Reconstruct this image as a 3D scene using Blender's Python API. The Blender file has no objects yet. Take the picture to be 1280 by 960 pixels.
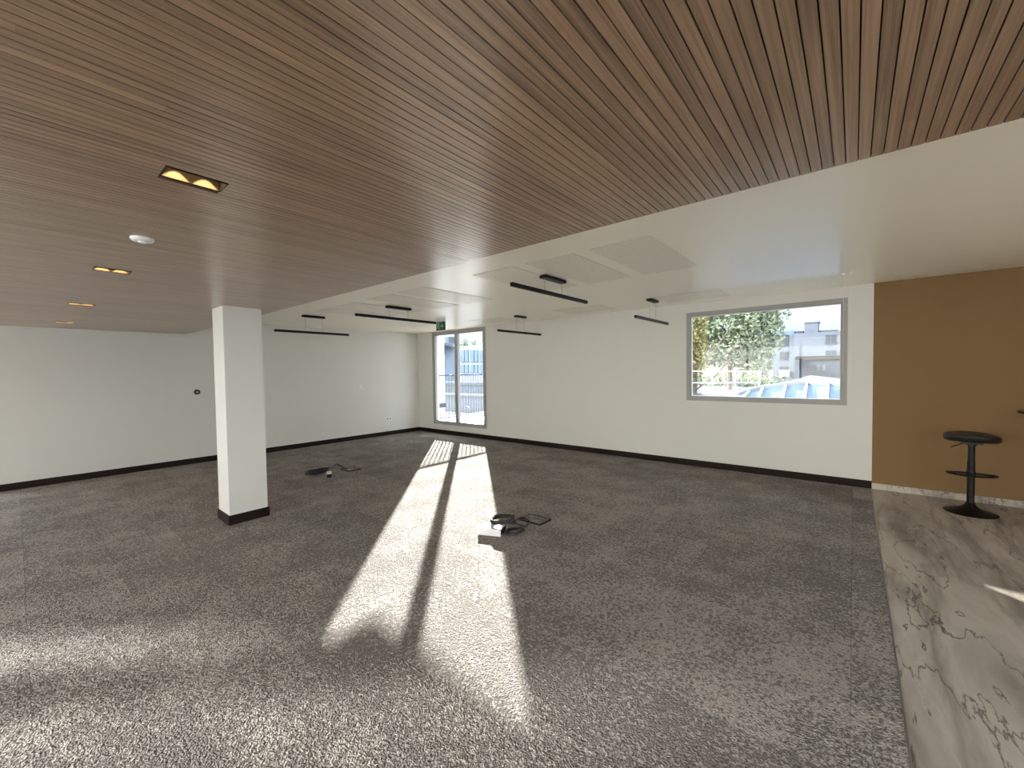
import bpy, bmesh, math, random
from mathutils import Vector, Matrix
random.seed(7)
SC = bpy.context.scene
COL = SC.collection
PI = math.pi

# ------------------------------------------------------------------ camera, light, exposure
FX = 515.48                      # focal length in pixels of a 1280 px wide frame
EYE = Vector((0, 0, 1.6))
CF = Vector((-0.63821766, 0.76926594, -0.03013512))
CR = Vector((0.76980938, 0.63812057, -0.01398767))
CU = Vector((-0.0084696, 0.03212548, 0.99944796))
cd = bpy.data.cameras.new('camera')
cam = bpy.data.objects.new('camera', cd)
COL.objects.link(cam)
cd.sensor_width = 36
cd.lens = 36 * FX / 1280
cd.clip_start = 0.02
cd.clip_end = 2000
m = Matrix((CR, CU, -CF)).transposed().to_4x4()
m.translation = EYE
cam.matrix_world = m
SC.camera = cam

SC.view_settings.view_transform = 'Standard'
SC.view_settings.look = 'None'
SC.view_settings.exposure = 0.62
SC.view_settings.gamma = 1
SC.view_settings.use_curve_mapping = False
SC.cycles.diffuse_bounces = 8
SC.cycles.max_bounces = 14
SC.cycles.transparent_max_bounces = 16

SUN = 22.5
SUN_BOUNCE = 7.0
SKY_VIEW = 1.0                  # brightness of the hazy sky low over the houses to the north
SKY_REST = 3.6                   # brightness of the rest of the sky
EL = math.atan(1 / 3.31)         # sun height

def sun(name, d, strength, angle, color):
    l = bpy.data.lights.new(name, 'SUN')
    l.energy = strength
    l.angle = math.radians(angle)
    l.color = color
    o = bpy.data.objects.new(name, l)
    COL.objects.link(o)
    o.rotation_euler = Vector(d).to_track_quat('-Z', 'Y').to_euler()
    o.location = -Vector(d) * 30
    return o

ce_, se_ = math.cos(EL), math.sin(EL)
sun('sun', (0.7071 * ce_, -0.7071 * ce_, -se_), SUN, 0.55, (1.0, 0.94, 0.84))
# second sun lamp standing in for sunlight thrown back by an unseen glass front
sun('sun_reflected_stand_in', (0.7071 * ce_, 0.7071 * ce_, -se_), SUN_BOUNCE, 4.0, (1.0, 0.95, 0.88))

def portal(loc, rot, sx, sy):
    l = bpy.data.lights.new('window_portal', 'AREA')
    l.shape = 'RECTANGLE'
    l.size, l.size_y = sx, sy
    l.cycles.is_portal = True
    o = bpy.data.objects.new('window_portal', l)
    COL.objects.link(o)
    o.location = loc
    o.rotation_euler = rot
portal((-1.10, 7.40, 1.80), (-PI / 2, 0, 0), 2.1, 1.5)
portal((-7.70, 7.40, 1.45), (-PI / 2, 0, 0), 2.0, 2.5)
portal((-5.85, -2.85, 1.1), (PI / 2, 0, 0), 2.0, 2.2)
portal((-0.60, -2.85, 1.2), (PI / 2, 0, 0), 8.0, 2.4)
portal((-9.55, -1.4, 1.2), (0, -PI / 2, 0), 2.4, 2.1)
portal((3.85, 0.40, 1.2), (0, PI / 2, 0), 2.4, 5.4)

W = bpy.data.worlds.new('sky')
SC.world = W
W.use_nodes = True
wt = W.node_tree
wt.nodes.clear()
def wn(t, **k):
    n = wt.nodes.new(t)
    for a, b in k.items():
        setattr(n, a, b)
    return n
w_out = wn('ShaderNodeOutputWorld'); w_bg = wn('ShaderNodeBackground'); w_tc = wn('ShaderNodeTexCoord')
w_no = wn('ShaderNodeTexNoise'); w_no.inputs['Scale'].default_value = 3.2; w_no.inputs['Detail'].default_value = 7
w_map = wn('ShaderNodeMapping'); w_map.inputs['Scale'].default_value = (1, 1, 3.2)
w_cr = wn('ShaderNodeValToRGB')
w_cr.color_ramp.elements[0].position = .40; w_cr.color_ramp.elements[0].color = (.70, .82, 1.0, 1)
w_cr.color_ramp.elements[1].position = .60; w_cr.color_ramp.elements[1].color = (.98, .99, 1.0, 1)
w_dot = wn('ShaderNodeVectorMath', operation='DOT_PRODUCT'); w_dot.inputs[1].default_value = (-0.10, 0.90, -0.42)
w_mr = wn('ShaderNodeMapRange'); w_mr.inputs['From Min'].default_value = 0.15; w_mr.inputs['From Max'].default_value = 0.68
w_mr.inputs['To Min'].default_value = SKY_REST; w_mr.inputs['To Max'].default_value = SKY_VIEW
wt.links.new(w_tc.outputs['Generated'], w_map.inputs[0]); wt.links.new(w_map.outputs[0], w_no.inputs['Vector'])
wt.links.new(w_no.outputs['Fac'], w_cr.inputs[0]); wt.links.new(w_cr.outputs[0], w_bg.inputs['Color'])
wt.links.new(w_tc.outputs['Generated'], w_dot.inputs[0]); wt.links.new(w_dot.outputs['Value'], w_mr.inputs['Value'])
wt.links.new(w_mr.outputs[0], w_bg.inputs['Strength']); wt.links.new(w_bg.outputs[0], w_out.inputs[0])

# ------------------------------------------------------------------ materials
class NT:
    def __init__(s, name):
        s.m = bpy.data.materials.new(name); s.m.use_nodes = True
        s.t = s.m.node_tree; s.b = s.t.nodes['Principled BSDF']; s.o = s.t.nodes['Material Output']
    def n(s, t, ins=None, **k):
        x = s.t.nodes.new(t)
        for a, b in k.items(): setattr(x, a, b)
        for a, b in (ins or {}).items():
            if isinstance(b, bpy.types.NodeSocket): s.t.links.new(b, x.inputs[a])
            else: x.inputs[a].default_value = b
        return x
    def l(s, a, b): s.t.links.new(a, b)
    def math(s, op, a, b=0.0, c=None):
        d = {0: a, 1: b}
        if c is not None: d[2] = c
        return s.n('ShaderNodeMath', d, operation=op).outputs[0]
    def ramp(s, fac, stops):
        r = s.n('ShaderNodeValToRGB', {0: fac}); e = r.color_ramp.elements
        while len(e) < len(stops): e.new(.5)
        for i, (p, c) in enumerate(stops): e[i].position = p; e[i].color = (*c, 1)
        return r.outputs[0]
    def mix(s, f, a, b):
        x = s.n('ShaderNodeMix', data_type='RGBA')
        for i, v in ((0, f), (6, a), (7, b)):
            if isinstance(v, bpy.types.NodeSocket): s.t.links.new(v, x.inputs[i])
            else: x.inputs[i].default_value = v if i == 0 else (*v, 1)
        return x.outputs[2]
    def bump(s, h, st, d):
        b = s.n('ShaderNodeBump', {'Height': h, 'Strength': st, 'Distance': d}); s.l(b.outputs[0], s.b.inputs['Normal'])

def simple(name, col, rough=.6, metal=0, spec=.5, var=0.06, scale=30, bump=0):
    t = NT(name)
    tc = t.n('ShaderNodeTexCoord').outputs['Object']
    no = t.n('ShaderNodeTexNoise', {'Vector': tc, 'Scale': scale, 'Detail': 4})
    a = tuple(max(0, c * (1 - var)) for c in col); b = tuple(min(1, c * (1 + var)) for c in col)
    t.l(t.mix(no.outputs['Fac'], a, b), t.b.inputs['Base Color'])
    t.b.inputs['Roughness'].default_value = rough; t.b.inputs['Metallic'].default_value = metal
    t.b.inputs['Specular IOR Level'].default_value = spec
    if bump: t.bump(no.outputs['Fac'], bump, .002)
    return t.m

def emis(name, col, st):
    t = NT(name); t.b.inputs['Base Color'].default_value = (*col, 1)
    t.b.inputs['Emission Color'].default_value = (*col, 1); t.b.inputs['Emission Strength'].default_value = st
    return t.m

def glass_mat(name, refl=.03, tint=(.95, .98, 1)):
    t = NT(name); t.t.nodes.remove(t.b)
    tr = t.n('ShaderNodeBsdfTransparent', {'Color': (*tint, 1)})
    gl = t.n('ShaderNodeBsdfGlossy', {'Roughness': .02})
    mx = t.n('ShaderNodeMixShader', {0: refl, 1: tr.outputs[0], 2: gl.outputs[0]})
    t.l(mx.outputs[0], t.o.inputs[0]); return t.m

def carpet():
    t = NT('carpet'); tc = t.n('ShaderNodeTexCoord').outputs['Object']
    br = t.n('ShaderNodeTexBrick', {'Vector': tc, 'Color1': (0, 0, 0, 1), 'Color2': (1, 1, 1, 1), 'Mortar': (.5, .5, .5, 1), 'Scale': 1.0,
             'Mortar Size': 0.0, 'Mortar Smooth': 0, 'Bias': 0, 'Brick Width': .5, 'Row Height': .5}, offset=0.0)
    br2 = t.n('ShaderNodeTexBrick', {'Vector': tc, 'Color1': (0, 0, 0, 1), 'Color2': (1, 1, 1, 1), 'Mortar': (.5, .5, .5, 1), 'Scale': 1.0,
             'Mortar Size': 0.0, 'Mortar Smooth': 0, 'Bias': 0, 'Brick Width': 1.0, 'Row Height': .5}, offset=.5)
    seam = t.n('ShaderNodeTexBrick', {'Vector': tc, 'Color1': (0, 0, 0, 1), 'Color2': (0, 0, 0, 1), 'Mortar': (1, 1, 1, 1), 'Scale': 1.0,
             'Mortar Size': 0.002, 'Mortar Smooth': 0, 'Bias': 0, 'Brick Width': .5, 'Row Height': .5}, offset=0.0)
    lo = t.n('ShaderNodeTexNoise', {'Vector': tc, 'Scale': 2.6, 'Detail': 4, 'Roughness': .65})
    mid = t.n('ShaderNodeTexNoise', {'Vector': tc, 'Scale': 18, 'Detail': 3})
    hi = t.n('ShaderNodeTexNoise', {'Vector': tc, 'Scale': 52, 'Detail': 1.5, 'Distortion': .9})
    vo = t.n('ShaderNodeTexVoronoi', {'Vector': tc, 'Scale': 105})
    base = t.math('MULTIPLY_ADD', br.outputs['Color'], .07, t.math('MULTIPLY', br2.outputs['Color'], .12))
    p = t.math('ADD', base, t.math('MULTIPLY', lo.outputs['Fac'], .62))
    p = t.math('ADD', p, t.math('MULTIPLY', mid.outputs['Fac'], .30))
    p = t.math('ADD', p, t.math('MULTIPLY', hi.outputs['Fac'], 1.3))
    f = t.n('ShaderNodeMapRange', {'Value': p, 'From Min': 1.15, 'From Max': 1.29}).outputs[0]
    tone = t.n('ShaderNodeTexNoise', {'Vector': tc, 'Scale': .35, 'Detail': 1})
    d = t.mix(tone.outputs['Fac'], (.31, .268, .24), (.28, .265, .248)); li = t.mix(tone.outputs['Fac'], (.64, .56, .50), (.59, .555, .51))
    c = t.mix(f, d, li)
    c = t.mix(t.math('MULTIPLY', vo.outputs['Distance'], .5), c, (.09, .08, .07))
    c = t.mix(t.math('MULTIPLY', seam.outputs['Color'], .35), c, (.05, .045, .04))
    t.l(c, t.b.inputs['Base Color']); t.b.inputs['Roughness'].default_value = .95; t.b.inputs['Specular IOR Level'].default_value = .15
    h = t.math('SUBTRACT', t.math('MULTIPLY', f, .8), vo.outputs['Distance'])
    t.bump(h, 1.0, .016); return t.m

def marble(name='marble'):
    t = NT(name); tc = t.n('ShaderNodeTexCoord').outputs['Object']
    mp = t.n('ShaderNodeMapping', {'Vector': tc, 'Rotation': (0, 0, math.radians(-11)), 'Scale': (1.7, .30, 1)}).outputs[0]
    def vein(scale, width, dist, seed):
        v = t.n('ShaderNodeVectorMath', {0: mp, 1: (seed, seed * .7, 0)}, operation='ADD').outputs[0]
        n = t.n('ShaderNodeTexNoise', {'Vector': v, 'Scale': scale, 'Detail': 8, 'Roughness': .55, 'Distortion': dist}).outputs['Fac']
        a = t.math('ABSOLUTE', t.math('SUBTRACT', n, .5))
        return t.n('ShaderNodeMapRange', {'Value': a, 'From Min': 0.0, 'From Max': width, 'To Min': 1.0, 'To Max': 0.0}).outputs[0]
    cl = t.n('ShaderNodeTexNoise', {'Vector': mp, 'Scale': 2.4, 'Detail': 8, 'Roughness': .6, 'Distortion': .5}).outputs['Fac']
    c = t.ramp(cl, [(.28, (.21, .18, .15)), (.46, (.39, .35, .305)), (.58, (.49, .445, .39)), (.75, (.37, .33, .285))])
    c = t.mix(t.math('MULTIPLY', vein(1.3, .05, .3, 3.1), .45), c, (.12, .095, .075))
    c = t.mix(t.math('MULTIPLY', vein(1.3, .0055, .25, 8.3), .85), c, (.045, .035, .03))
    c = t.mix(t.math('MULTIPLY', vein(.9, .004, .3, 14.9), .6), c, (.5, .46, .41))
    t.l(c, t.b.inputs['Base Color']); t.b.inputs['Roughness'].default_value = .42; t.b.inputs['Specular IOR Level'].default_value = .4
    return t.m

def slat():
    t = NT('walnut_slats'); tc = t.n('ShaderNodeTexCoord').outputs['Object']
    sx = t.n('ShaderNodeSeparateXYZ', {0: tc})
    idx = t.math('FLOOR', t.math('DIVIDE', t.math('ADD', sx.outputs[0], 9.107), .034))
    seg = t.math('FLOOR', t.math('MULTIPLY_ADD', idx, .37, t.math('DIVIDE', sx.outputs[1], 2.4)))
    wv = t.n('ShaderNodeCombineXYZ', {0: idx, 1: seg, 2: 0.0})
    wh = t.n('ShaderNodeTexWhiteNoise', {'Vector': wv.outputs[0]}, noise_dimensions='3D').outputs['Value']
    gv = t.n('ShaderNodeCombineXYZ', {0: t.math('MULTIPLY', sx.outputs[0], 110.0), 1: t.math('MULTIPLY_ADD', sx.outputs[1], 1.6, t.math('MULTIPLY', idx, 7.3)), 2: t.math('MULTIPLY', idx, 3.1)})
    g = t.n('ShaderNodeTexNoise', {'Vector': gv.outputs[0], 'Scale': 1.0, 'Detail': 6, 'Roughness': .6, 'Distortion': .9}).outputs['Fac']
    v2 = t.n('ShaderNodeCombineXYZ', {0: t.math('MULTIPLY', sx.outputs[0], 34.0), 1: t.math('MULTIPLY', sx.outputs[1], 1.1), 2: idx})
    g2 = t.n('ShaderNodeTexNoise', {'Vector': v2.outputs[0], 'Scale': 1.0, 'Detail': 3}).outputs['Fac']
    c = t.ramp(g, [(.36, (.125, .070, .040)), (.5, (.27, .163, .094)), (.64, (.42, .275, .168))])
    k = t.math('ADD', t.math('MULTIPLY', wh, .55), t.math('MULTIPLY', g2, .5))
    c = t.mix(t.n('ShaderNodeMapRange', {'Value': k, 'From Min': .1, 'From Max': .95}).outputs[0], t.mix(.45, c, (.125, .08, .05)), t.mix(.4, c, (.48, .315, .195)))
    t.l(c, t.b.inputs['Base Color'])
    t.b.inputs['Roughness'].default_value = .28; t.b.inputs['Specular IOR Level'].default_value = .6
    t.b.inputs['Coat Weight'].default_value = .5; t.b.inputs['Coat Roughness'].default_value = .22
    t.bump(g, .12, .002); return t.m

def perforated():
    t = NT('perforated_plaster'); tc = t.n('ShaderNodeTexCoord').outputs['Object']
    sx = t.n('ShaderNodeSeparateXYZ', {0: tc}); P = .024
    fx = t.math('SUBTRACT', t.math('FRACT', t.math('DIVIDE', sx.outputs[0], P)), .5)
    fy = t.math('SUBTRACT', t.math('FRACT', t.math('DIVIDE', sx.outputs[1], P)), .5)
    r = t.math('SQRT', t.math('ADD', t.math('MULTIPLY', fx, fx), t.math('MULTIPLY', fy, fy)))
    h = t.math('LESS_THAN', r, .22)
    t.l(t.mix(h, (.91, .86, .74), (.32, .30, .26)), t.b.inputs['Base Color'])
    t.b.inputs['Roughness'].default_value = .4
    return t.m

def facade(name, col, line=.0):
    t = NT(name); tc = t.n('ShaderNodeTexCoord').outputs['Object']
    n = t.n('ShaderNodeTexNoise', {'Vector': tc, 'Scale': .6, 'Detail': 8, 'Roughness': .7}).outputs['Fac']
    a = tuple(c * .82 for c in col)
    t.l(t.mix(t.n('ShaderNodeMapRange', {'Value': n, 'From Min': .35, 'From Max': .65}).outputs[0], a, col), t.b.inputs['Base Color'])
    t.b.inputs['Roughness'].default_value = .85; t.b.inputs['Specular IOR Level'].default_value = .1
    return t.m

def wet_paving():
    t = NT('pale_wet_paving'); tc = t.n('ShaderNodeTexCoord').outputs['Object']
    n = t.n('ShaderNodeTexNoise', {'Vector': tc, 'Scale': 1.5, 'Detail': 5}).outputs['Fac']
    t.l(t.mix(n, (.46, .44, .41), (.6, .58, .54)), t.b.inputs['Base Color'])
    t.b.inputs['Roughness'].default_value = .20; t.b.inputs['Specular IOR Level'].default_value = .9
    return t.m

def leaves(name, c1, c2, c3):
    t = NT(name); tc = t.n('ShaderNodeTexCoord').outputs['Object']
    n = t.n('ShaderNodeTexNoise', {'Vector': tc, 'Scale': .9, 'Detail': 8, 'Roughness': .8}).outputs['Fac']
    t.l(t.ramp(n, [(.36, c1), (.5, c2), (.64, c3)]), t.b.inputs['Base Color'])
    t.b.inputs['Roughness'].default_value = .7; t.b.inputs['Specular IOR Level'].default_value = .1
    return t.m

M = dict(
    wall=simple('white_paint', (.66, .645, .605), .55, var=.015, scale=3, bump=0),
    ceil=simple('satin_ceiling_paint', (.93, .875, .75), .28, var=.012, scale=2, spec=.5),
    amber=simple('ochre_paint', (.205, .116, .040), .7, var=.05, scale=1.5),
    base=simple('dark_brown_skirting', (.016, .009, .007), .55, spec=.15),
    carpet=carpet(), marble=marble(), slat=slat(), perf=perforated(),
    backing=simple('dark_backing', (.02, .014, .01), .9),
    frame=simple('grey_lacquered_aluminium', (.33, .32, .31), .45, var=.03),
    glass=glass_mat('window_glass'),
    black=simple('black_powder_coat', (.008, .008, .009), .4, spec=.25),
    blackseat=simple('black_leatherette', (.016, .013, .011), .42, spec=.3, scale=90, bump=.2),
    steel=simple('brushed_steel', (.35, .35, .35), .35, metal=1),
    plastic=simple('white_plastic', (.78, .78, .76), .35, var=.02),
    rubber=simple('black_cable_sheath', (.015, .015, .016), .5),
    gold=simple('gold_reflector', (.8, .62, .34), .4, metal=.3),
    bronze=simple('bronze_baffle', (.16, .11, .06), .5),
    lamp=emis('warm_lamp', (1.0, .72, .36), 7.0),
    green=simple('exit_sign_green', (.02, .13, .075), .4, var=.03),
    signwhite=simple('exit_sign_white', (.75, .8, .76), .4, var=.02),
    wet=wet_paving(),
    concrete=facade('pale_terrace_paving', (.62, .60, .57)),
    render_white=facade('white_render', (.135, .148, .17)),
    render_blue=facade('pale_blue_grey_render', (.24, .285, .34)),
    render_beige=facade('beige_render', (.22, .20, .16)),
    dark_glass=simple('dark_window_glass', (.035, .038, .048), .3, var=.3, scale=2),
    roof_grey=facade('grey_gravel_roof', (.065, .075, .092)),
    zinc=facade('blue_zinc_sheet', (.13, .18, .24)),
    seam=simple('pale_metal_seam', (.19, .205, .22), .6),
    ground=facade('asphalt_yard', (.10, .10, .10)),
    plain_render=simple('plain_white_render', (.78, .76, .72), .9),
    bark=simple('bark', (.10, .075, .055), .9, var=.3, scale=8, bump=.3),
    leaf=leaves('leaves_green', (.05, .08, .05), (.18, .21, .12), (.50, .50, .34)),
    leafy=leaves('leaves_yellow', (.05, .055, .02), (.17, .145, .05), (.30, .27, .10)),
    dark_rail=simple('dark_grey_railing_paint', (.05, .06, .07), .5),
    white_rail=simple('white_railing_paint', (.26, .28, .30), .5),
)

# ------------------------------------------------------------------ mesh helpers
class MB:
    def __init__(s): s.b = bmesh.new()
    def box(s, x0, x1, y0, y1, z0, z1, bev=0):
        r = bmesh.ops.create_cube(s.b, size=1)
        for v in r['verts']:
            v.co = Vector(((x0 + x1) / 2 + v.co.x * (x1 - x0), (y0 + y1) / 2 + v.co.y * (y1 - y0), (z0 + z1) / 2 + v.co.z * (z1 - z0)))
        if bev:
            bmesh.ops.bevel(s.b, geom=list({e for v in r['verts'] for e in v.link_edges}), offset=bev, segments=2, affect='EDGES')
        return s
    def quad(s, *p):
        s.b.faces.new([s.b.verts.new(q) for q in p]); return s
    def slab(s, pts, th):            # polygon with thickness straight down
        up = [s.b.verts.new(q) for q in pts]; dn = [s.b.verts.new((q[0], q[1], q[2] - th)) for q in pts]
        s.b.faces.new(up); s.b.faces.new(dn[::-1]); n = len(pts)
        for i in range(n): s.b.faces.new((up[i], dn[i], dn[(i + 1) % n], up[(i + 1) % n]))
        return s
    def bar(s, p, q, w, h=None):
        p, q = Vector(p), Vector(q); d = q - p; h = h or w
        M4 = Matrix.Translation((p + q) / 2) @ d.to_track_quat('Z', 'Y').to_matrix().to_4x4() @ Matrix.Diagonal((w, h, d.length, 1))
        bmesh.ops.create_cube(s.b, size=1, matrix=M4); return s
    def cyl(s, p, q, r, r2=None, n=20, caps=True):
        p, q = Vector(p), Vector(q); d = q - p
        M4 = Matrix.Translation((p + q) / 2) @ d.to_track_quat('Z', 'Y').to_matrix().to_4x4()
        bmesh.ops.create_cone(s.b, cap_ends=caps, segments=n, radius1=r, radius2=r if r2 is None else r2, depth=d.length, matrix=M4); return s
    def lathe(s, prof, c=(0, 0, 0), n=40, sx=1, sy=1, dz=None):
        rings = []
        for r, z in prof:
            ring = []
            for i in range(n):
                a = 2 * PI * i / n; x = r * math.cos(a) * sx; y = r * math.sin(a) * sy
                ring.append(s.b.verts.new((c[0] + x, c[1] + y, c[2] + z + (dz(x, y) if dz else 0))))
            rings.append(ring)
        for a, b in zip(rings, rings[1:]):
            for i in range(n): s.b.faces.new((a[i], a[(i + 1) % n], b[(i + 1) % n], b[i]))
        s.b.faces.new(rings[0][::-1]); s.b.faces.new(rings[-1]); return s
    def tube(s, pts, r, n=8, closed=False):
        pts = [Vector(p) for p in pts]; N = len(pts); rings = []
        for i, p in enumerate(pts):
            a = pts[i - 1] if (i or closed) else p; b = pts[(i + 1) % N] if (i < N - 1 or closed) else p
            t = (b - a).normalized(); u = t.cross(Vector((0, 0, 1)))
            if u.length < .05: u = t.cross(Vector((1, 0, 0)))
            u.normalize(); w = t.cross(u)
            rings.append([s.b.verts.new(p + r * (math.cos(2 * PI * k / n) * u + math.sin(2 * PI * k / n) * w)) for k in range(n)])
        for i in range(N if closed else N - 1):
            A, B = rings[i], rings[(i + 1) % N]
            for k in range(n): s.b.faces.new((A[k], A[(k + 1) % n], B[(k + 1) % n], B[k]))
        if not closed: s.b.faces.new(rings[0][::-1]); s.b.faces.new(rings[-1])
        return s
    def build(s, name, mat, parent=None, smooth=False, label=None, off=None):
        bmesh.ops.recalc_face_normals(s.b, faces=s.b.faces)
        me = bpy.data.meshes.new(name); s.b.to_mesh(me); s.b.free()
        if off is not None: me.transform(Matrix.Translation(-Vector(off)))
        me.materials.append(M[mat] if isinstance(mat, str) else mat)
        if smooth:
            me.set_sharp_from_angle(angle=math.radians(40)) if hasattr(me, 'set_sharp_from_angle') else None
            for p in me.polygons: p.use_smooth = True
            if hasattr(me, 'set_sharp_from_angle'): me.set_sharp_from_angle(angle=math.radians(40))
        o = bpy.data.objects.new(name, me); COL.objects.link(o)
        if off is not None and parent is None: o.location = off
        if parent: o.parent = parent
        if label: o['label'] = label
        return o

def struct(o): o['kind'] = 'structure'; return o
def tag(o, label, cat, group=None, kind=None):
    o['label'] = label; o['category'] = cat
    if group: o['group'] = group
    if kind: o['kind'] = kind
    return o
def thing(name, loc, label, cat, group=None, rz=0):
    o = bpy.data.objects.new(name, None); COL.objects.link(o); o.location = loc; o.rotation_euler = (0, 0, rz)
    o.empty_display_size = .1
    return tag(o, label, cat, group)
def copy_tree(o, parent=None):
    c = o.copy(); COL.objects.link(c)
    if parent: c.parent = parent
    for ch in [k for k in list(bpy.data.objects) if k.parent == o]: copy_tree(ch, c)
    return c

# ------------------------------------------------------------------ the room
XL, XR, YB, YF = -9.29, 3.70, 7.133, -2.60       # left, right, back and rear wall planes
HM, HC, HW = 2.638, 2.678, 2.34                  # ceiling, ceiling strip along the back wall, slatted ceiling
YS = 5.86                                        # front edge of the strip
XM = 0.19                                        # carpet / stone joint
T = .20

struct(MB().box(XL, XM, YF, YB, -.02, 0).build('floor', 'carpet'))
struct(MB().box(XM, XR, YF, YB, -.02, 0).build('floor', 'marble'))
struct(MB().box(XL - T, XR + T, YF - T, YB + T, -.30, -.02).build('floor', 'concrete'))
struct(MB().box(XM - .004, XM + .004, YF, YB, -.001, .0015).build('trim_1', 'steel'))

WX0, WX1, WZ0, WZ1 = -2.142, -.07, 1.083, 2.524       # window, outer edge of frame
DX0, DX1, DZ0, DZ1 = -8.655, -6.715, .245, 2.662
bw = MB()
YO = YB + T
bw.box(XL - T, DX0, YB, YO, 0, 3.0)
bw.box(DX0, DX1, YB, YO, 0, DZ0); bw.box(DX0, DX1, YB, YO, DZ1, 3.0)
bw.box(DX1, WX0, YB, YO, 0, 3.0)
bw.box(WX0, WX1, YB, YO, 0, WZ0); bw.box(WX0, WX1, YB, YO, WZ1, 3.0)
bw.box(WX1, XM, YB, YO, 0, 3.0)
struct(bw.build('wall_back', 'wall'))
struct(MB().box(XM, XR + T, YB, YO, 0, 3.0).build('wall_back', 'amber'))
LW0, LW1, LWZ = -2.45, -.35, 2.38
struct(MB().box(XL - T, XL, YF - T, LW0, 0, 3.0).box(XL - T, XL, LW1, YB, 0, 3.0).box(XL - T, XL, LW0, LW1, LWZ, 3.0).build('wall_left', 'wall'))
RW0, RW1, RWZ0, RWZ1 = -2.2, 3.0, .10, 2.30
rw = MB().box(XR, XR + T, YF - T, RW0, 0, 3.0).box(XR, XR + T, RW1, YB, 0, 3.0).box(XR, XR + T, RW0, RW1, 0, RWZ0).box(XR, XR + T, RW0, RW1, RWZ1, 3.0)
struct(rw.build('wall_right', 'wall'))
# unseen rear wall; its two narrow openings are shaped for the second sun's beam
A0, A1, AZ = -5.78, -4.95, 2.06
B0, B1, BZ = -6.72, -6.05, 1.52
G0, G1_, GZ1 = -4.6, 3.4, 2.38
rr = MB().box(XL, B0, YF - T, YF, 0, 3.0).box(B1, A0, YF - T, YF, 0, 3.0).box(A1, G0, YF - T, YF, 0, 3.0).box(G1_, XR, YF - T, YF, 0, 3.0).box(G0, G1_, YF - T, YF, GZ1, 3.0)
rr.box(A0, A1, YF - T, YF, AZ, 3.0).box(B0, B1, YF - T, YF, BZ, 3.0)
struct(rr.build('wall_rear', 'wall'))
struct(MB().box(XL, XR, YF, YS, HM, 2.95).build('ceiling', 'ceil'))
struct(MB().box(XL, XR, YS, YB, HC, 2.95).build('ceiling', 'ceil'))
struct(MB().box(XL - T, XR + T, YF - T, YB, 2.95, 3.15).build('ceiling', 'concrete'))

# roof overhang above the terrace door
struct(MB().box(-9.20, 6.0, YO, 8.25, 2.90, 3.15).build('trim_2', 'concrete'))

# slatted ceiling
XW0, YW = -9.107, 1.963
PITCH = .034
HOLES = [(x - .052, x + .052, .362, .552) for x in (-1.92, -3.97, -6.02, -8.13)]
sl = MB()
n = int((XR - XW0) / PITCH)
for i in range(n):
    x0 = XW0 + i * PITCH + .0017; x1 = x0 + PITCH - .0034
    seg = [(YF, YW - .004)]
    for hx0, hx1, hy0, hy1 in HOLES:
        if x1 > hx0 and x0 < hx1: seg = [(YF, hy0), (hy1, YW - .004)]
    for a, b in seg: sl.box(x0, x1, a, b, HW, HW + .014)
slo = sl.build('ceiling', 'slat'); struct(slo)
bk = MB()
ys = [YF, .362, .552, YW]
bk.box(XW0, XR, YF, .362, HW + .014, HW + .03); bk.box(XW0, XR, .552, YW, HW + .014, HW + .03)
xs = [XW0]
for hx0, hx1, _, _ in sorted(HOLES): xs += [hx0, hx1]
xs.append(XR)
for a, b in zip(xs[::2], xs[1::2]): bk.box(a, b, .362, .552, HW + .014, HW + .03)
struct(bk.build('ceiling', 'backing'))
struct(MB().box(XW0, XR, YW - .004, YW, HW + .003, HM).box(XW0 - .004, XW0, YF, YW, HW + .003, HM).build('trim_3', 'wall'))

# skirting boards
BH, BT = .10, .014
struct(MB().box(XL, XM, YB - BT, YB, 0, BH, ).build('baseboard_back', 'base'))
struct(MB().box(XL, XL + BT, LW1, YB - BT, 0, BH).build('baseboard_left', 'base'))
struct(MB().box(XM, XR, YB - .012, YB, 0, .075).build('baseboard_back', 'marble'))
struct(MB().box(XR - .012, XR, RW1, YB - .012, 0, .075).build('baseboard_right', 'marble'))

# fixed window
def pane(name, x0, x1, z0, z1, y, par):
    return MB().box(x0, x1, y, y + .008, z0, z1).build(name, 'glass', par)
FW = .072
def ring(mb, x0, x1, z0, z1, y0, y1, w):
    mb.box(x0, x0 + w, y0, y1, z0, z1); mb.box(x1 - w, x1, y0, y1, z0, z1)
    mb.box(x0 + w, x1 - w, y0, y1, z0, z0 + w); mb.box(x0 + w, x1 - w, y0, y1, z1 - w, z1); return mb
w1 = MB(); ring(w1, WX0, WX1, WZ0, WZ1, YB - .012, YB + .09, .052); ring(w1, WX0 + .052, WX1 - .052, WZ0 + .052, WZ1 - .052, YB + .01, YB + .07, .02)
w1 = struct(w1.build('window_1', 'frame'))
MB_ = MB(); ring(MB_, WX0 + .07, WX1 - .07, WZ0 + .07, WZ1 - .07, YB + .02, YB + .06, .008); MB_.build('glazing_bead', 'plastic', w1, label='white glazing bead')
pane('window_pane', WX0 + .07, WX1 - .07, WZ0 + .07, WZ1 - .07, YB + .04, w1)

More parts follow.
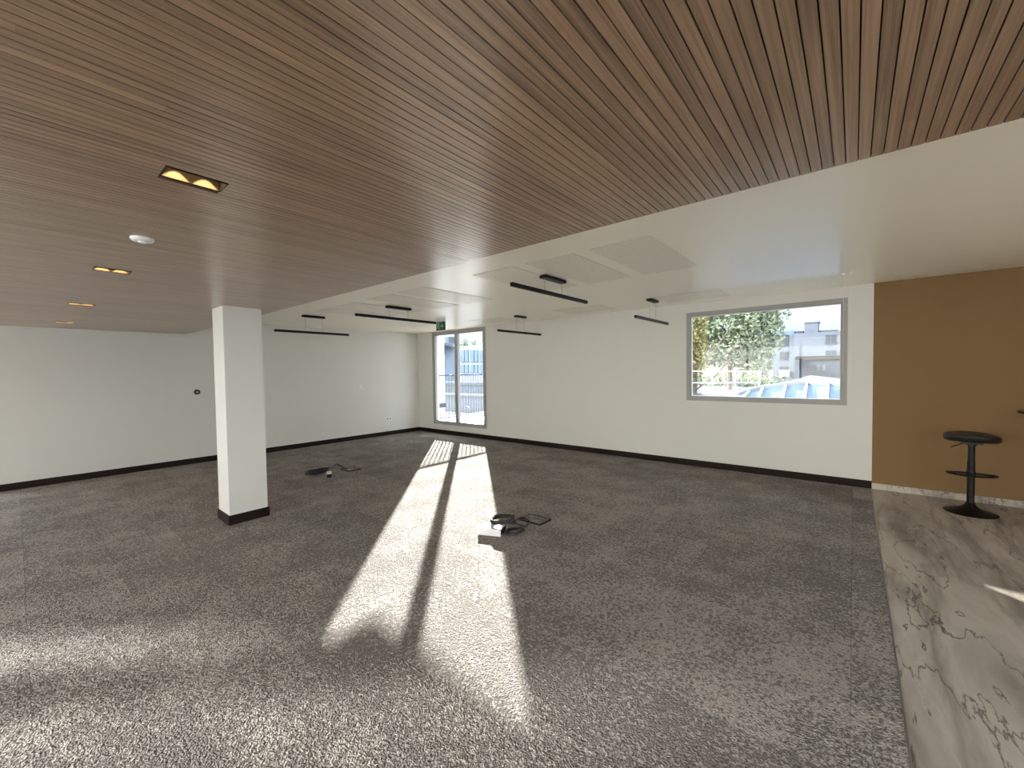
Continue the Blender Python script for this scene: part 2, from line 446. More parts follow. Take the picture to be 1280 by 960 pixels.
# two-leaf terrace door on a raised sill
d1 = MB(); ring(d1, DX0, DX1, DZ0, DZ1, YB - .012, YB + .08, .045)
d1 = struct(d1.build('door_1', 'frame'))
for a, b in ((DX0 + .045, -7.722), (-7.716, DX1 - .045)):
    l = MB(); ring(l, a, b, DZ0 + .045, DZ1 - .045, YB - .002, YB + .062, .05 if a < -8 else .05)
    lf = l.build('door_leaf', 'frame', d1)
    pane('door_pane', a + .05, b - .05, DZ0 + .095, DZ1 - .095, YB + .03, lf)
MB().box(-7.775, -7.665, YB - .02, YB - .002, DZ0 + .045, DZ1 - .045).build('meeting_stile', 'frame', d1)
hd = MB().box(-7.74, -7.70, YB - .032, YB - .02, 1.22, 1.34, .004).cyl((-7.72, YB - .03, 1.28), (-7.72, YB - .07, 1.28), .009).bar((-7.72, YB - .065, 1.28), (-7.60, YB - .065, 1.28), .016)
hd.build('door_handle', 'steel', d1)

# unseen glazed door added in the left wall to let sun onto the floor
g = MB().box(XL - .13, XL - .07, LW0, LW0 + .05, 0, LWZ).box(XL - .13, XL - .07, LW1 - .05, LW1, 0, LWZ).box(XL - .13, XL - .07, LW0 + .05, LW1 - .05, 0, .05).box(XL - .13, XL - .07, LW0 + .05, LW1 - .05, LWZ - .05, LWZ).box(XL - .13, XL - .07, -1.43, -1.37, .05, LWZ - .05)
g = struct(g.build('door_added_left', 'frame'))
MB().box(XL - .104, XL - .096, LW0 + .05, LW1 - .05, .05, LWZ - .05).build('door_pane', 'glass', g)

# unseen rear and right glazing, added for daylight and the second sun's beam
def glaze(name, x0, x1, z0, z1, y):
    g = MB(); ring(g, x0, x1, z0, z1, y - .03, y + .03, .05); g = struct(g.build(name, 'frame'))
    pane('window_pane', x0 + .05, x1 - .05, z0 + .05, z1 - .05, y, g)
glaze('door_added_rear', A0, A1, 0, AZ, YF - .1)
glaze('window_added_beam', B0, B1, 0, BZ, YF - .1)
g = MB(); ring(g, G0, G1_, 0, GZ1, YF - .13, YF - .07, .05)
for i in range(1, 5):
    x = G0 + (G1_ - G0) * i / 5; g.box(x - .03, x + .03, YF - .13, YF - .07, .05, GZ1 - .05)
g = struct(g.build('window_added_rear', 'frame'))  # unseen wide glazing added to brighten the room
MB().box(G0 + .05, G1_ - .05, YF - .104, YF - .096, .05, GZ1 - .05).build('window_pane', 'glass', g)
g = MB()
for i in range(5):
    y = RW0 + (RW1 - RW0) * i / 4
    g.box(XR + .05, XR + .11, y - .025 + (.025 if i == 0 else 0) - (.025 if i == 4 else 0), y + .025 + (.025 if i == 0 else 0) - (.025 if i == 4 else 0), RWZ0, RWZ1)
g.box(XR + .05, XR + .11, RW0, RW1, RWZ0, RWZ0 + .05).box(XR + .05, XR + .11, RW0, RW1, RWZ1 - .05, RWZ1)
g = struct(g.build('window_added_right', 'frame'))  # unseen side glazing added for more skylight
MB().box(XR + .08, XR + .088, RW0, RW1, RWZ0 + .05, RWZ1 - .05).build('window_pane', 'glass', g)

# ------------------------------------------------------------------ column
CX0, CX1, CY0, CY1 = -5.487, -5.130, 1.422, 1.795
c = thing('column', ((CX0 + CX1) / 2, (CY0 + CY1) / 2, 0), 'square white column with a dark plinth rising to the slatted wood ceiling', 'column')
hx, hy = (CX1 - CX0) / 2, (CY1 - CY0) / 2
MB().box(-hx, hx, -hy, hy, 0, HW, .003).build('shaft', 'wall', c)
MB().box(-hx - .014, hx + .014, -hy - .014, hy + .014, 0, .10, .002).build('baseboard', 'base', c, label='dark brown skirting wrapped round the column foot')

# ------------------------------------------------------------------ perforated ceiling panels
def panel(x0, x1, y0, y1, z, label, grp):
    cx, cy = (x0 + x1) / 2, (y0 + y1) / 2
    o = MB().box(x0, x1, y0, y1, z - .0045, z - .0015).build('perforated_panel', 'perf', off=(cx, cy, z))
    return tag(o, label, 'ceiling panel', grp)
G1 = 'perforated panels in the middle of the white ceiling'
names = ['perforated white ceiling panel nearest the wall window, first of the row',
         'perforated white ceiling panel just right of the nearest hanging bar lamp, second of the row',
         'perforated white ceiling panel above the left end of the nearest hanging bar lamp', None,
         'perforated white ceiling panel catching the sun glow before the terrace door',
         'perforated white ceiling panel behind the bar lamp beside the exit sign',
         'perforated white ceiling panel to the left of the exit sign lamp',
         'perforated white ceiling panel nearest the left wall']
for k, nm in enumerate(names):
    if nm:
        x1 = -1.223 - .692 * k - (.22 if k > 5 else 0)
        panel(x1 - .545, x1, 3.165, 4.42, HM, nm, G1)
G2 = 'perforated panels along the back wall'
for x0, x1, nm in ((-4.15, -3.22, 'perforated panel by the back wall between the two small bar lamps'),
                   (-2.32, -1.42, 'perforated panel by the back wall above the left half of the window'),
                   (-6.25, -5.35, 'perforated panel by the back wall just right of the terrace door')):
    panel(x0, x1, 6.12, 6.80, HC, nm, G2)

# ------------------------------------------------------------------ hanging bar lamps
def bar_lamp(x, yc, z, length, ceil, clen, label):
    t = thing('bar_lamp', (x, yc, ceil), label, 'lamp', 'black linear lamps hung from the white ceiling')
    MB().box(-.04, .04, -clen / 2, clen / 2, -.035, 0, .003).build('ceiling_mount', 'black', t)
    MB().box(-.017, .017, -length / 2, length / 2, z - ceil - .02, z - ceil + .02, .004).build('light_bar', 'black', t)
    for s in (-1, 1):
        MB().cyl((0, s * clen * .40, -.035), (0, s * clen * .40, z - ceil + .02), .0022, n=8).build('cable', 'steel', t)
bar_lamp(-2.59, 3.87, 2.455, 1.48, HM, .42, 'largest black hanging bar lamp, nearest of the five, above the white floor box')
bar_lamp(-5.52, 3.89, 2.45, 1.48, HM, .43, 'long black hanging bar lamp whose end meets the exit sign')
bar_lamp(-7.41, 3.43, 2.34, 1.31, HM, .38, 'black hanging bar lamp in front of the left wall, just right of the column')
bar_lamp(-5.00, 6.31, 2.355, 1.34, HC, .30, 'black hanging bar lamp beside the terrace door at the back wall')
bar_lamp(-2.40, 6.32, 2.36, 1.33, HC, .31, 'short looking black hanging bar lamp just left of the window')

# ------------------------------------------------------------------ recessed twin downlights
ords = ['largest recessed twin spotlight with two warm lamps, nearest in the slatted ceiling',
        'recessed twin spotlight just beyond the round white detector',
        'recessed twin spotlight third from the camera in the slatted ceiling',
        'smallest recessed twin spotlight, nearest the left wall']
for k, (hx0, hx1, hy0, hy1) in enumerate(HOLES):
    cx, cy = (hx0 + hx1) / 2, (hy0 + hy1) / 2
    t = thing('recessed_spotlight', (cx, cy, HW), ords[k], 'spotlight', 'twin spotlights in the slatted ceiling')
    w, h = .052, .095
    f = MB(); f.box(-w, -w + .004, -h, h, -.003, .13).box(w - .004, w, -h, h, -.003, .13).box(-w + .004, w - .004, -h, -h + .004, -.003, .13).box(-w + .004, w - .004, h - .004, h, -.003, .13)
    f.box(-w + .004, w - .004, -h + .004, h - .004, .115, .13); f.build('housing', 'black', t)
    MB().box(-w + .004, -w + .0055, -h + .004, h - .004, 0, .1).build('baffle', 'bronze', t, label='bronze baffle glowing under the lamps')
    for s in (-1, 1):
        y = s * .046
        MB().cyl((0, y, .100), (0, y, .1149), .024, .019, n=28, caps=False).build('reflector', 'gold', t, smooth=True)
        MB().cyl((0, y, .106), (0, y, .110), .0185, n=24).build('bulb', 'lamp', t, label='glowing warm bulb')
        l = bpy.data.lights.new('spot_glow', 'SPOT'); l.energy = 6.0; l.color = (1, .72, .38); l.spot_size = 1.12; l.spot_blend = .12; l.shadow_soft_size = .003
        lo = bpy.data.objects.new('spot_glow', l); COL.objects.link(lo); lo.parent = t; lo.location = (0, y, .102)

# round detector
t = thing('smoke_detector', (-2.94, .46, HW), 'round white smoke detector on the slatted wood ceiling', 'smoke detector')
MB().lathe([(.050, 0), (.050, -.006), (.044, -.014), (.030, -.018)], n=36).build('housing', 'plastic', t, smooth=True)
MB().lathe([(.018, -.018), (.016, -.024), (.006, -.025)], n=24).build('sensor_cap', 'plastic', t, smooth=True)

# ------------------------------------------------------------------ exit sign
EX, EY = -6.46, 5.55
t = thing('exit_sign', (EX, EY, HM), 'small green and white exit sign with arrow hung before the terrace door', 'sign')
MB().box(-.135, .135, -.012, .012, -.185, -.012, .004).build('sign_box', 'green', t)
MB().box(-.10, .10, -.02, .02, -.012, 0).build('mount', 'plastic', t)
sg = MB()                      # running figure in a doorway, then arrow to the right
sg.box(-.118, -.112, -.0145, -.012, -.165, -.035).box(-.118, -.03, -.0145, -.012, -.041, -.035).box(-.036, -.03, -.0145, -.012, -.165, -.041)
sg.cyl((-.066, -.0145, -.062), (-.066, -.012, -.062), .010, n=16)
for a, b, w in (((-.070, -.075), (-.080, -.112), .016), ((-.080, -.110), (-.058, -.128), .009), ((-.058, -.128), (-.062, -.155), .008),
                ((-.082, -.112), (-.092, -.135), .009), ((-.092, -.135), (-.110, -.140), .008), ((-.070, -.078), (-.050, -.098), .007), ((-.072, -.078), (-.096, -.090), .007)):
    sg.bar((a[0], -.0135, a[1]), (b[0], -.0135, b[1]), w, .002)
sg.box(.005, .085, -.0145, -.012, -.106, -.092)
sg.bar((.085, -.0135, -.099), (.052, -.0135, -.062), .014, .002); sg.bar((.085, -.0135, -.099), (.052, -.0135, -.136), .014, .002)
sg.build('pictogram', 'signwhite', t, label='white running figure and arrow')

# blind cords by the window
t = thing('cord_hook', (-.06, 5.98, HC), 'clear hook with two thin cords hanging from the ceiling beside the window', 'cord')
for x in (-.037, .028): MB().box(x - .018, x + .018, -.02, 0, -.045, 0, .004).build('bracket', 'plastic', t)
for x in (-.037, .028): MB().cyl((x, -.01, -.045), (x, -.01, -1.15), .0012, n=6).build('cord', 'plastic', t)

# wall fittings
t = thing('door_entry_sensor', (XL, 2.128, 1.306), 'round black wall fitting on a white plate left of the column', 'wall fitting')
MB().box(0, .006, -.075, .06, -.045, .045, .002).build('back_plate', 'wall', t)
MB().cyl((.006, 0, 0), (.045, 0, 0), .047, .043, n=28).build('dome', 'black', t, smooth=True)
MB().cyl((.045, 0, 0), (.05, 0, 0), .017, n=20).box(.0455, .049, -.04, 0, -.005, .004).build('lens', 'steel', t)
t = thing('light_switch', (XL, 5.39, 1.27), 'single white switch at chest height on the left wall', 'switch')
MB().box(0, .009, -.04, .04, -.04, .04, .002).build('plate', 'plastic', t)
MB().box(.009, .014, -.028, .028, -.028, .028, .001).build('rocker', 'plastic', t)
t = thing('wall_socket', (XL, 6.168, .425), 'double white power socket low on the left wall near the corner', 'socket')
MB().box(0, .010, -.085, .085, -.042, .042, .002).build('plate', 'plastic', t)
for s in (-1, 1): MB().cyl((.010, s * .04, 0), (.0125, s * .04, 0), .026, n=20).build('outlet', 'frame', t)

# ------------------------------------------------------------------ floor boxes, cables
def frame_flat(x0, x1, y0, y1, w, z0, z1):
    return MB().box(x0, x1, y0, y0 + w, z0, z1).box(x0, x1, y1 - w, y1, z0, z1).box(x0, x0 + w, y0 + w, y1 - w, z0, z1).box(x1 - w, x1, y0 + w, y1 - w, z0, z1)
def hatch(x0, x1, y0, y1, label):
    cx, cy = (x0 + x1) / 2, (y0 + y1) / 2
    t = thing('floor_hatch', (cx, cy, 0), label, 'floor hatch')
    frame_flat(x0 - cx, x1 - cx, y0 - cy, y1 - cy, .011, .0005, .012).build('rim', 'black', t)
    MB().box(x0 - cx + .011, x1 - cx - .011, y0 - cy + .011, y1 - cy - .011, .0005, .009).build('lid', 'carpet', t, label='carpeted lid')
    MB().box(x0 - cx - .004, x0 - cx + .055, y0 - cy + .02, y0 - cy + .06, .012, .02, .002).build('cable_flap', 'black', t)
    return t
hatch(-2.77, -2.49, 3.42, 3.63, 'carpet covered floor hatch with dark rim beside the white box in the sun')
hatch(-6.62, -6.34, 3.44, 3.66, 'carpet covered floor hatch with dark rim beside the farther cable coil')

def coil(cx, cy, z, r, turns, rr, tilt=0, rx=1, az=0):
    p = []
    N = 30 * turns
    for i in range(N + 1):
        a = 2 * PI * i / 30; k = 1 + .07 * math.sin(a * .63 + 1)
        x, y = r * k * math.cos(a) * rx, r * k * math.sin(a)
        q = Vector((x, y, .0055 * i / 30 * 1.6 + .004 * math.sin(a * 1.7) + max(0, x) * tilt))
        q.rotate(Matrix.Rotation(az, 3, 'Z')); p.append(q + Vector((cx, cy, z)))
    return p
# junction box in the sun
ang = math.atan2(.095, .218)
t = thing('power_box', (-2.765, 2.985, 0), 'white power box with a coiled black cable standing half in the sun patch', 'power box', rz=ang)
MB().box(-.119, .119, -.085, .085, 0, .068, .004).build('box', 'plastic', t)
MB().box(-.10, .10, -.0865, -.085, .008, .06).build('front_plate', 'plastic', t)
MB().box(.119, .123, -.075, .075, .010, .058).build('socket_face', 'black', t, label='black end face')
for k in range(3): MB().cyl((.1235, -.045 + k * .045, .034), (.126, -.045 + k * .045, .034), .017, n=18).build('outlet', 'rubber', t)
cb = thing('cable', (-2.66, 3.06, 0), 'black power cable coiled behind the white box and run to its hatch', 'cable')
z0 = .069
pts = coil(-.075, .05, .080, .115, 4, .005, tilt=.12, az=.2)
MB().tube(pts, .0085).build('coil', 'rubber', cb, smooth=True)
e = pts[-1]
MB().tube(coil(.105, .03, .012, .085, 3, .005, tilt=.35, az=.5), .0075).build('coil', 'rubber', cb, smooth=True)
run = [(e.x, e.y, e.z), (.04, .06, .10), (.10, .13, .06), (.10, .22, .022), (.06, .30, .012), (.03, .37, .008), (-.03, .40, .010), (-.06, .41, .012)]
def smoothpts(p, k=8):
    p = [Vector(q) for q in p]; out = []
    for i in range(len(p) - 1):
        a = p[max(0, i - 1)]; b = p[i]; c2 = p[i + 1]; d = p[min(len(p) - 1, i + 2)]
        for j in range(k):
            s = j / k
            out.append(.5 * ((2 * b) + (c2 - a) * s + (2 * a - 5 * b + 4 * c2 - d) * s * s + (3 * b - a - 3 * c2 + d) * s ** 3))
    out.append(p[-1]); return out
MB().tube(smoothpts(run), .0075).build('lead', 'rubber', cb, smooth=True)
MB().box(.03, .085, .03, .08, .085, .125, .006).bar((.07, .06, .11), (.115, .085, .15), .010).bar((.05, .06, .11), (.045, .09, .165), .010).bar((.07, .05, .10), (.12, .03, .11), .012).build('plug', 'rubber', cb)

# second power unit near the left wall
t = thing('power_box', (-6.30, 3.09, 0), 'small white and black power box lying by the cable coil near the left wall', 'power box', rz=math.radians(64))
MB().box(-.035, .035, -.08, .13, 0, .055, .004).build('box', 'plastic', t)
MB().box(-.034, .034, -.086, -.08, .003, .053).build('socket_face', 'black', t, label='black end face')
cb = thing('cable', (-6.62, 3.05, 0), 'black power cable in a flat coil on the carpet near the left wall', 'cable')
p1 = coil(0, 0, .012, .115, 5, .006, tilt=.22, rx=1.4, az=math.radians(62))
MB().tube(p1, .008).build('coil', 'rubber', cb, smooth=True)
e = p1[-1]
MB().tube(smoothpts([(e.x, e.y, e.z), (.02, .22, .06), (-.08, .34, .075), (-.12, .40, .07), (-.02, .44, .03), (.06, .45, .012), (.08, .47, .012)]), .007).build('lead', 'rubber', cb, smooth=True)

# ------------------------------------------------------------------ bar stool
SX, SY = .985, 6.58
t = thing('bar_stool', (SX, SY, 0), 'black bar stool with a low saddle seat and round base against the ochre wall', 'stool')
MB().lathe([(.205, 0), (.208, .006), (.19, .013), (.135, .028), (.08, .052), (.045, .080), (.031, .115)], n=48).build('base', 'black', t, smooth=True)
MB().cyl((0, 0, .085), (0, 0, .56), .030, n=28).build('column', 'black', t, smooth=True)
MB().cyl((0, 0, .56), (0, 0, .765), .027, n=24).build('gas_lift', 'black', t, smooth=True)
fr = MB()
fr.cyl((0, 0, .405), (0, 0, .45), .037, n=24)
arc = [(.185 * math.cos(a), -.02 - .13 * math.sin(a), .425) for a in [PI * i / 24 for i in range(25)]]
fr.tube(arc, .011); fr.tube([(-.185, -.02, .425), (-.10, .012, .425), (0, .02, .425), (.10, .012, .425), (.185, -.02, .425)], .011)
fr.build('footrest', 'black', t, smooth=True)
dz = lambda x, y: .9 * x * x * 0 + .55 * max(0, y) ** 2 + .30 * x * x
MB().lathe([(.14, .770), (.190, .776), (.212, .795), (.216, .82), (.205, .845), (.17, .856), (.09, .852), (.02, .850)], n=48, sy=.92, dz=lambda x, y: .5 * y * y - .02 * x).build('seat', 'blackseat', t, smooth=True)
MB().box(-.075, .075, -.075, .075, .752, .772, .004).cyl((0, 0, .735), (0, 0, .755), .04, n=20).build('seat_plate', 'black', t)
MB().tube([(-.03, 0, .755), (-.08, -.05, .752), (-.165, -.09, .712)], .0055).build('lever', 'black', t, smooth=True)

# bar table cut by the right edge of the picture
t = thing('bar_table', (1.615, 6.60, 0), 'black round bar table right of the stool, only its rim in view', 'table')
MB().lathe([(.29, 1.095), (.305, 1.10), (.31, 1.11), (.305, 1.12), (.29, 1.125)], n=48).build('table_top', 'black', t, smooth=True)
MB().cyl((0, 0, .03), (0, 0, 1.095), .03, n=24).build('pole', 'black', t, smooth=True)
MB().lathe([(.17, 0), (.172, .008), (.1, .02), (.04, .035), (.03, .06)], n=40).build('base', 'black', t, smooth=True)

# ------------------------------------------------------------------ outside
def at(px, py, Y):
    v = FX * CF + (px - 640) * CR - (py - 480) * CU
    return EYE + v * (Y / v.y)
GZ = -9.0
struct(MB().quad((-260, -60, GZ), (160, -60, GZ), (160, 320, GZ), (-260, 320, GZ)).build('ground', 'ground'))

# unseen white walls added to screen the second sun and bounce light inside
struct(MB().box(-10.35, 14, -8.4, -8.0, GZ, 4.75).build('wall_added_screen', 'plain_render'))
struct(MB().box(-18.0, -13.0, -8.4, -8.0, GZ, 5.9).build('wall_added_screen', 'plain_render'))
struct(MB().box(-10.35, 14, -8.0, YF - T, -.5, -.30).build('trim_7', 'concrete'))

# terrace and its railing
struct(MB().box(-9.6, -5.2, YO, 12.2, -.02, .20).build('trim_4', 'wet'))
struct(MB().box(-17.0, -9.6, 7.0, 12.3, -.6, -.35).build('trim_8', 'wet'))  # lower deck added to throw sun up onto the ceiling
RX = -9.16
t = thing('railing', (RX, 9.6, .20), 'dark metal railing with thin upright bars along the terrace outside the door', 'railing')
MB().box(-.025, .025, -2.2, 2.3, 1.30, 1.34).build('top_rail', 'dark_rail', t)
MB().box(-.02, .02, -2.2, 2.3, .08, .11).build('bottom_rail', 'dark_rail', t)
nb = 40
first = None
for i in range(nb):
    y = -2.15 + 4.4 * i / (nb - 1)
    if first is None:
        first = MB().box(-.008, .008, -.008, .008, 0, 1.30).build('bar', 'dark_rail', t); b = first
    else:
        b = first.copy(); COL.objects.link(b); b.parent = t
    b.location = (0, y, 0)

def flatbox(name, pts_px, Y, depth, mat, par=None):
    """box whose front face spans the pixel rectangle at distance Y, with real depth behind"""
    (x0, y0, x1, y1) = pts_px
    a, b = at(x0, y0, Y), at(x1, y1, Y)
    return MB().box(min(a.x, b.x), max(a.x, b.x), Y, Y + depth, min(a.z, b.z), max(a.z, b.z))

# white neighbour block beyond the terrace
a = at(551, 484, 16); b = at(606, 490, 16)
t = thing('parapet_wall', (-14.5, 15, 0), 'low white parapet of the next roof seen through the terrace railing', 'wall')
t.location = (0, 0, 0)
MB().box(-20.5, -12.5, 14.0, 14.3, -.35, .42).build('wall', 'render_white', t)
MB().box(-20.6, -12.4, 13.9, 14.4, .42, .52).build('coping', 'render_white', t)
t = thing('parapet_wall', (0, 0, 0), 'farther white parapet higher up behind the terrace railing', 'wall')
MB().box(-30.5, -18, 22.0, 22.4, -.6, .62).build('wall', 'render_white', t)
MB().box(-30.6, -17.9, 21.9, 22.5, .62, .85).build('coping', 'render_white', t)
struct(MB().box(-34, -12.6, 14.35, 33, -.5, -.35).build('trim_5', 'roof_grey'))
t = thing('corner_post', (0, 0, 0), 'pale rendered pillar just inside the left edge of the terrace door view', 'pillar')
p0, p1 = at(538, 470, 10.6), at(546, 470, 10.6)
MB().box(p0.x, p1.x, 10.6, 11.0, GZ, 4.2).build('shaft', 'plain_render', t)
MB().box(p0.x - .02, p1.x + .02, 10.58, 11.02, .2, .38).build('foot', 'roof_grey', t)
# dark stair flight and slab right pane
t = thing('stair_flight', (0, 0, 0), 'dark sloping stair rail on the neighbour roof seen low in the right door pane', 'stair')
p0, p1 = at(582, 508, 12.8), at(604, 519, 12.8)
MB().bar(p0, p1, .05, .08).build('handrail', 'dark_rail', t)
for i in range(8):
    q = p0.lerp(p1, i / 7); MB().bar(q, q - Vector((0, 0, .42)), .025).build('post', 'dark_rail', t)
struct(MB().box(-16.5, -9.7, 12.3, 13.85, -.6, -.35).build('trim_6', 'wet'))

def building(name, label, fronts, wins, mat, Y, depth, wm='dark_glass', extra=None):
    t = thing(name, (0, 0, 0), label, 'building')
    for r in fronts: flatbox('wall', r, Y, depth, mat).build('wall', mat, t)
    for r in wins:
        w = flatbox('window', r, Y - .12, .15, wm).build('window', wm, t)
        x0, y0, x1, y1 = r; a, b = at(x0, y0, Y - .2), at(x1, y1, Y - .2)
        X0, X1, Z0, Z1 = min(a.x, b.x), max(a.x, b.x), min(a.z, b.z), max(a.z, b.z); xm = (X0 + X1) / 2; s = (X1 - X0) * .04
        MB().box(X0, X1, Y - .2, Y - .1, Z0 - s, Z0 + s).box(xm - s / 2, xm + s / 2, Y - .2, Y - .1, Z0, Z1).build('sill', 'render_white', w)
    return t
def C(x, y): return 840 + x / 4.923, 360 + y / 4.923       # crop measurements to picture pixels
def R(x0, y0, x1, y1): a = C(x0, y0); b = C(x1, y1); return (a[0], a[1], b[0], b[1])

Y1 = 100
b1 = building('apartment_building', 'pale three storey building with square dark windows right of the tree',
              [R(520, 285, 750, 700)],
              [R(570, 312, 620, 358), R(662, 306, 718, 358), R(562, 396, 618, 448), R(662, 394, 718, 448), R(562, 484, 616, 538), R(662, 484, 718, 538)], 'render_white', Y1, 12)
flatbox('roof', R(515, 276, 752, 288), Y1 - .5, 13, 'zinc').build('roof', 'zinc', b1)
for r in (R(640, 264, 662, 277), R(725, 262, 750, 277)): flatbox('vent', r, Y1 + 3, 2, 'render_white').build('vent', 'render_white', b1)
flatbox('pilaster', R(722, 290, 752, 700), Y1 - 1, 2, 'render_white').build('pilaster', 'render_white', b1)
for r in (R(575, 508, 616, 545), R(662, 506, 718, 545)):
    x0, y0, x1, y1 = r; a, b = at(x0, y0, Y1 - 2), at(x1, y1, Y1 - 2)
    mb = MB().box(a.x, b.x, Y1 - 2, Y1 - 1.9, a.z - .08, a.z + .08)
    for i in range(6):
        x = a.x + (b.x - a.x) * i / 5; mb.box(x - .12, x + .12, Y1 - 2, Y1 - 1.9, b.z, a.z)
    mb.build('balcony_rail', 'white_rail', b1)
b2 = building('apartment_building', 'large pale blank walled building with a chimney at the right of the window view',
              [R(752, 280, 1150, 700)], [R(945, 290, 1010, 345), R(945, 385, 1010, 415), R(1080, 290, 1140, 345)], 'render_white', Y1 - 3, 16)
flatbox('roof', R(900, 263, 1020, 274), Y1 - 2, 12, 'roof_grey').build('roof', 'roof_grey', b2)
flatbox('roof', R(765, 266, 808, 275), Y1 - 2, 6, 'roof_grey').build('roof', 'roof_grey', b2)
ch = flatbox('chimney', R(815, 206, 898, 282), Y1 - 2.5, 4, 'render_white').build('chimney', 'render_white', b2)
flatbox('chimney_cap', R(809, 198, 904, 208), Y1 - 2.8, 4.6, 'seam').build('chimney_cap', 'seam', ch)
flatbox('flue', R(862, 174, 881, 198), Y1 - 1.5, 1, 'seam').build('flue', 'seam', ch)
b3 = building('annex_building', 'low grey annex with a painted shadow line at its eave in front of the blank walled building',
              [R(778, 432, 1150, 700)], [R(890, 472, 912, 512), R(926, 472, 944, 508)], 'roof_grey', Y1 - 12, 7, 'render_white')
flatbox('roof', R(758, 422, 1160, 432), Y1 - 13, 9, 'roof_grey').build('roof', 'backing', b3)  # ledge coloured dark to paint in its shadow line
flatbox('corner_post', R(752, 430, 780, 700), Y1 - 13, .6, 'render_white').build('corner_post', 'render_white', b3)
b4 = building('low_house', 'low beige house behind the tree trunks',
              [R(40, 378, 400, 640), R(400, 395, 545, 640)], [R(262, 418, 310, 452), R(130, 400, 155, 430), R(345, 395, 395, 440), R(430, 410, 500, 440)], 'render_beige', 75, 8)
flatbox('roof', R(30, 370, 405, 380), 74.5, 9, 'seam').build('roof', 'seam', b4)
flatbox('roof', R(398, 382, 548, 396), 74.5, 9, 'render_beige').build('roof', simple('terracotta_edge', (.34, .18, .12), .8), b4)

# roofs between
g1 = [at(850, 478, 46), at(1000, 477, 46), at(1075, 477, 46), at(1075, 500, 26), at(850, 500, 26)]
zf = -.9
def on(px, py, z):
    v = FX * CF + (px - 640) * CR - (py - 480) * CU
    return EYE + v * ((z - 1.6) / v.z)
t = thing('flat_roof', (0, 0, 0), 'flat grey gravel roof with a pale kerb below the white railing', 'roof')
MB().box(-24, 4, 28, 60, -1.1, -.7).build('roof_deck', 'roof_grey', t)
kp = [on(*C(120, 592), -.68), on(*C(512, 598), -.68)]
MB().bar(kp[0], kp[1], .25, .12).build('kerb', 'seam', t)
t = thing('white_railing', (0, 0, 0), 'white tubular railing crossing in front of the trees', 'railing')
Yr = 40
ra, rb = at(*C(60, 511), Yr), at(*C(545, 514), Yr); rc, rd = at(*C(60, 583), Yr), at(*C(545, 583), Yr)
MB().bar(ra, rb, .10).build('top_rail', 'white_rail', t); MB().bar(rc, rd, .10).build('bottom_rail', 'white_rail', t)
for x in (120, 248, 388, 535): MB().bar(at(*C(x, 511), Yr), Vector((at(*C(x, 592), Yr).x, Yr, -.7)), .10).build('post', 'white_rail', t)

# blue zinc roof just outside the window
t = thing('zinc_roof', (0, 0, 0), 'low curved blue zinc roof with pale standing seams right outside the window', 'roof')
ridge = [(400, 662), (480, 638), (560, 620), (700, 603), (830, 590), (960, 592), (1120, 600)]
eave = [(250, 730), (390, 740), (500, 760), (660, 765), (800, 770), (945, 775), (1150, 780)]
RP = [at(*C(x, y), 14.5 - abs(i - 4) * .25) for i, (x, y) in enumerate(ridge)]
EP = [at(*C(x, y), 11.5) for x, y in eave]
sh = MB()
for i in range(6): sh.slab([RP[i], RP[i + 1], EP[i + 1], EP[i]], .12)
sh.build('roof_sheet', 'zinc', t)
for i in range(1, 7): MB().bar(RP[i] + Vector((0, 0, .03)), EP[i] + Vector((0, 0, .03)), .07).build('standing_seam', 'seam', t)
rd_ = MB()
for i in range(6): rd_.bar(RP[i] + Vector((0, 0, .03)), RP[i + 1] + Vector((0, 0, .03)), .16, .14)
rd_.build('ridge_cap', 'seam', t)
t = thing('zinc_roof', (0, 0, 0), 'farther pale roof slope rising behind the blue zinc roof at lower right of the window', 'roof')
q = [at(*C(650, 606), 19), at(*C(850, 548), 19), at(*C(1130, 580), 19)]
e2 = [at(*C(650, 640), 15.5), at(*C(850, 625), 15.5), at(*C(1130, 625), 15.5)]
MB().slab([q[0], q[1], e2[1], e2[0]], .1).slab([q[1], q[2], e2[2], e2[1]], .1).build('roof_sheet', 'roof_grey', t)
MB().bar(q[0], q[1], .16, .12).bar(q[1], q[2], .16, .12).build('ridge_cap', 'seam', t)

# trees
def tree(label, cx, cy, zb, trunk_h, blobs, n, leaf, mat, lean=0, seed=1):
    rnd = random.Random(seed)
    t = thing('tree', (cx, cy, zb), label, 'tree', None)
    tr = MB().tube([(0, 0, 0), (lean * .3, 0, trunk_h * .4), (lean, .1, trunk_h * .8), (lean * 1.1, 0, trunk_h)], .22, n=10)
    for k in range(9):
        a = rnd.uniform(0, 2 * PI); h = trunk_h * rnd.uniform(.4, .95); r = rnd.uniform(1.5, 3.5)
        tr.tube([(lean * .7, 0, h), (lean * .7 + r * .5 * math.cos(a), r * .5 * math.sin(a), h + r * .4), (lean * .7 + r * math.cos(a), r * math.sin(a), h + r)], .07, n=6)
    tr.build('trunk', 'bark', t, smooth=True)
    mb = MB()
    for _ in range(n):
        bx, by, bz, br, bh = rnd.choices(blobs, weights=[b[3] ** 2 * b[4] for b in blobs])[0]
        while True:
            p = Vector((rnd.uniform(-1, 1), rnd.uniform(-1, 1), rnd.uniform(-1, 1)))
            if .25 < p.length < 1: break
        c_ = Vector((bx + p.x * br, by + p.y * br, bz + p.z * bh))
        s = leaf * rnd.uniform(.6, 1.3)
        u = Vector((rnd.gauss(0, 1), rnd.gauss(0, 1), rnd.gauss(0, 1))).normalized(); w = u.orthogonal().normalized()
        mb.quad(c_ - u * s, c_ - w * s * .5, c_ + u * s, c_ + w * s * .5)
    mb.build('foliage', mat, t)
p = at(912, 470, 50)
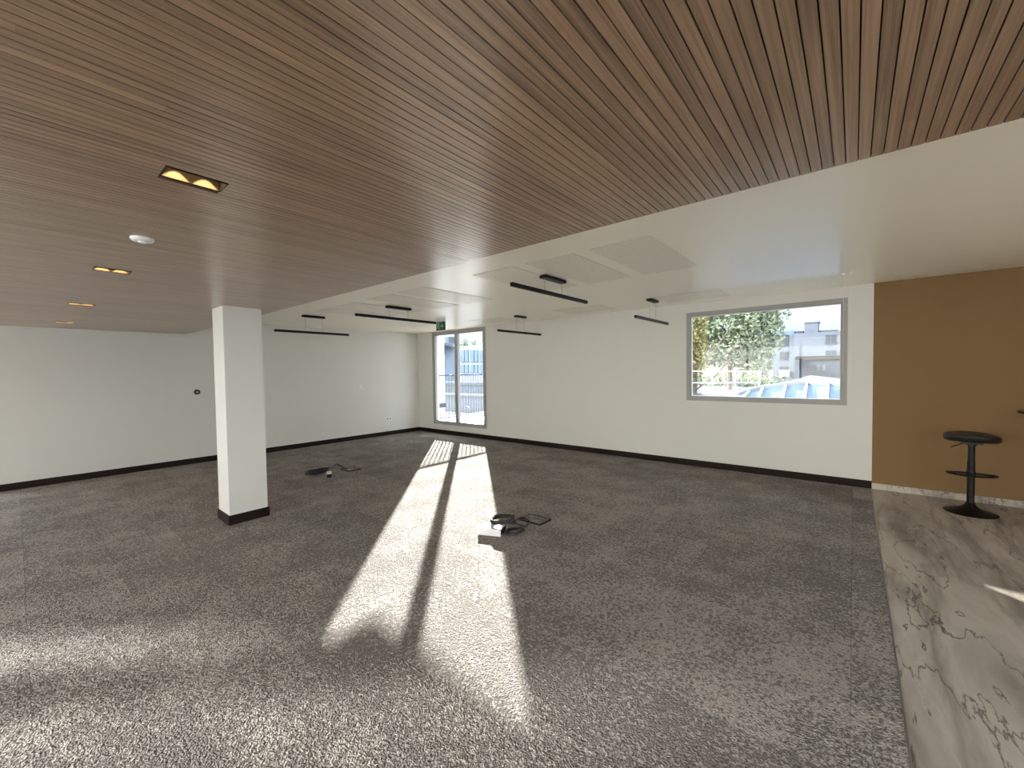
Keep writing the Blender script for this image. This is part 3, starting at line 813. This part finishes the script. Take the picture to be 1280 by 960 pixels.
tree('tall leafy green tree filling the left half of the window view', p.x, 50, GZ, 15, [(0, 0, 15.3, 4.6, 4.6), (-3, 0, 13.2, 2.8, 2.6), (2.6, 0, 14.0, 2.6, 2.8), (1.5, 0, 18.5, 3.6, 2.8), (3.4, 0, 16.6, 2.2, 2.2), (-3, 0, 18, 3.4, 3), (2.2, 0, 11.2, 1.8, 1.9)], 9500, .28, 'leaf', seed=3)
p = at(868, 470, 41)
tree('yellowing tree at the far left edge of the window view', p.x, 41, GZ, 13, [(0, 0, 12.0, 1.3, 2.2), (-.5, 0, 14.6, 1.7, 2.6), (-.9, 0, 9.7, 1.0, 1.5)], 1700, .22, 'leafy', seed=5)
p = at(880, 480, 60)
tree('low dark bushy tree between the beige house and the white railing', p.x, 62, GZ, 7, [(-1.5, 0, 8.2, 2.6, 1.5), (3, 0, 8.4, 3, 1.7), (7, 0, 8.3, 2.4, 1.5)], 2200, .24, 'leaf', seed=8)

# beyond the terrace door
b5 = building('office_building', 'bluish glass fronted building in the right pane of the terrace door',
              [(571, 433, 640, 520)], [(575, 438, 585, 452), (587, 438, 597, 452), (599, 438, 612, 452), (575, 456, 585, 466), (587, 456, 597, 466), (599, 456, 612, 466)], 'render_blue', 45, 8, 'zinc')
b6 = building('townhouse', 'pale house with a sloping blue roof in the left pane of the terrace door',
              [(540, 430, 556, 530)], [(549, 436, 551, 444), (553, 436, 555, 444), (549, 452, 551, 460), (553, 452, 555, 460)], 'render_blue', 34, 2)
a, b, c3 = at(546, 426, 33.5), at(559, 431, 33.5), at(570, 433, 33.5)
MB().slab([a, c3, at(570, 430.5, 38), at(546, 423, 38)], .25).build('roof', 'roof_grey', b6)
flatbox('dormer', (556, 421, 561, 431), 35, 1, 'render_blue').build('dormer', 'render_white', b6)
hd = ['pointed tree rising behind the glass fronted building near the mullion', 'bushy tree top in the middle of the right door pane', 'pointed tree top by the right edge of the terrace door']
for k, (px, w, Yt) in enumerate(((580, 1.7, 58), (591, 2.0, 64), (602, 1.7, 70))):
    p = at(px, 433, Yt)
    tree(hd[k], p.x, Yt, GZ, 12, [(0, 0, 14.6, w * 1.2, 1.7), (.3, 0, 16.3, w * .5, 1.2), (-1.2, 0, 15.2, w * .6, 1.1)], 900, .22, 'leaf', seed=20 + k)
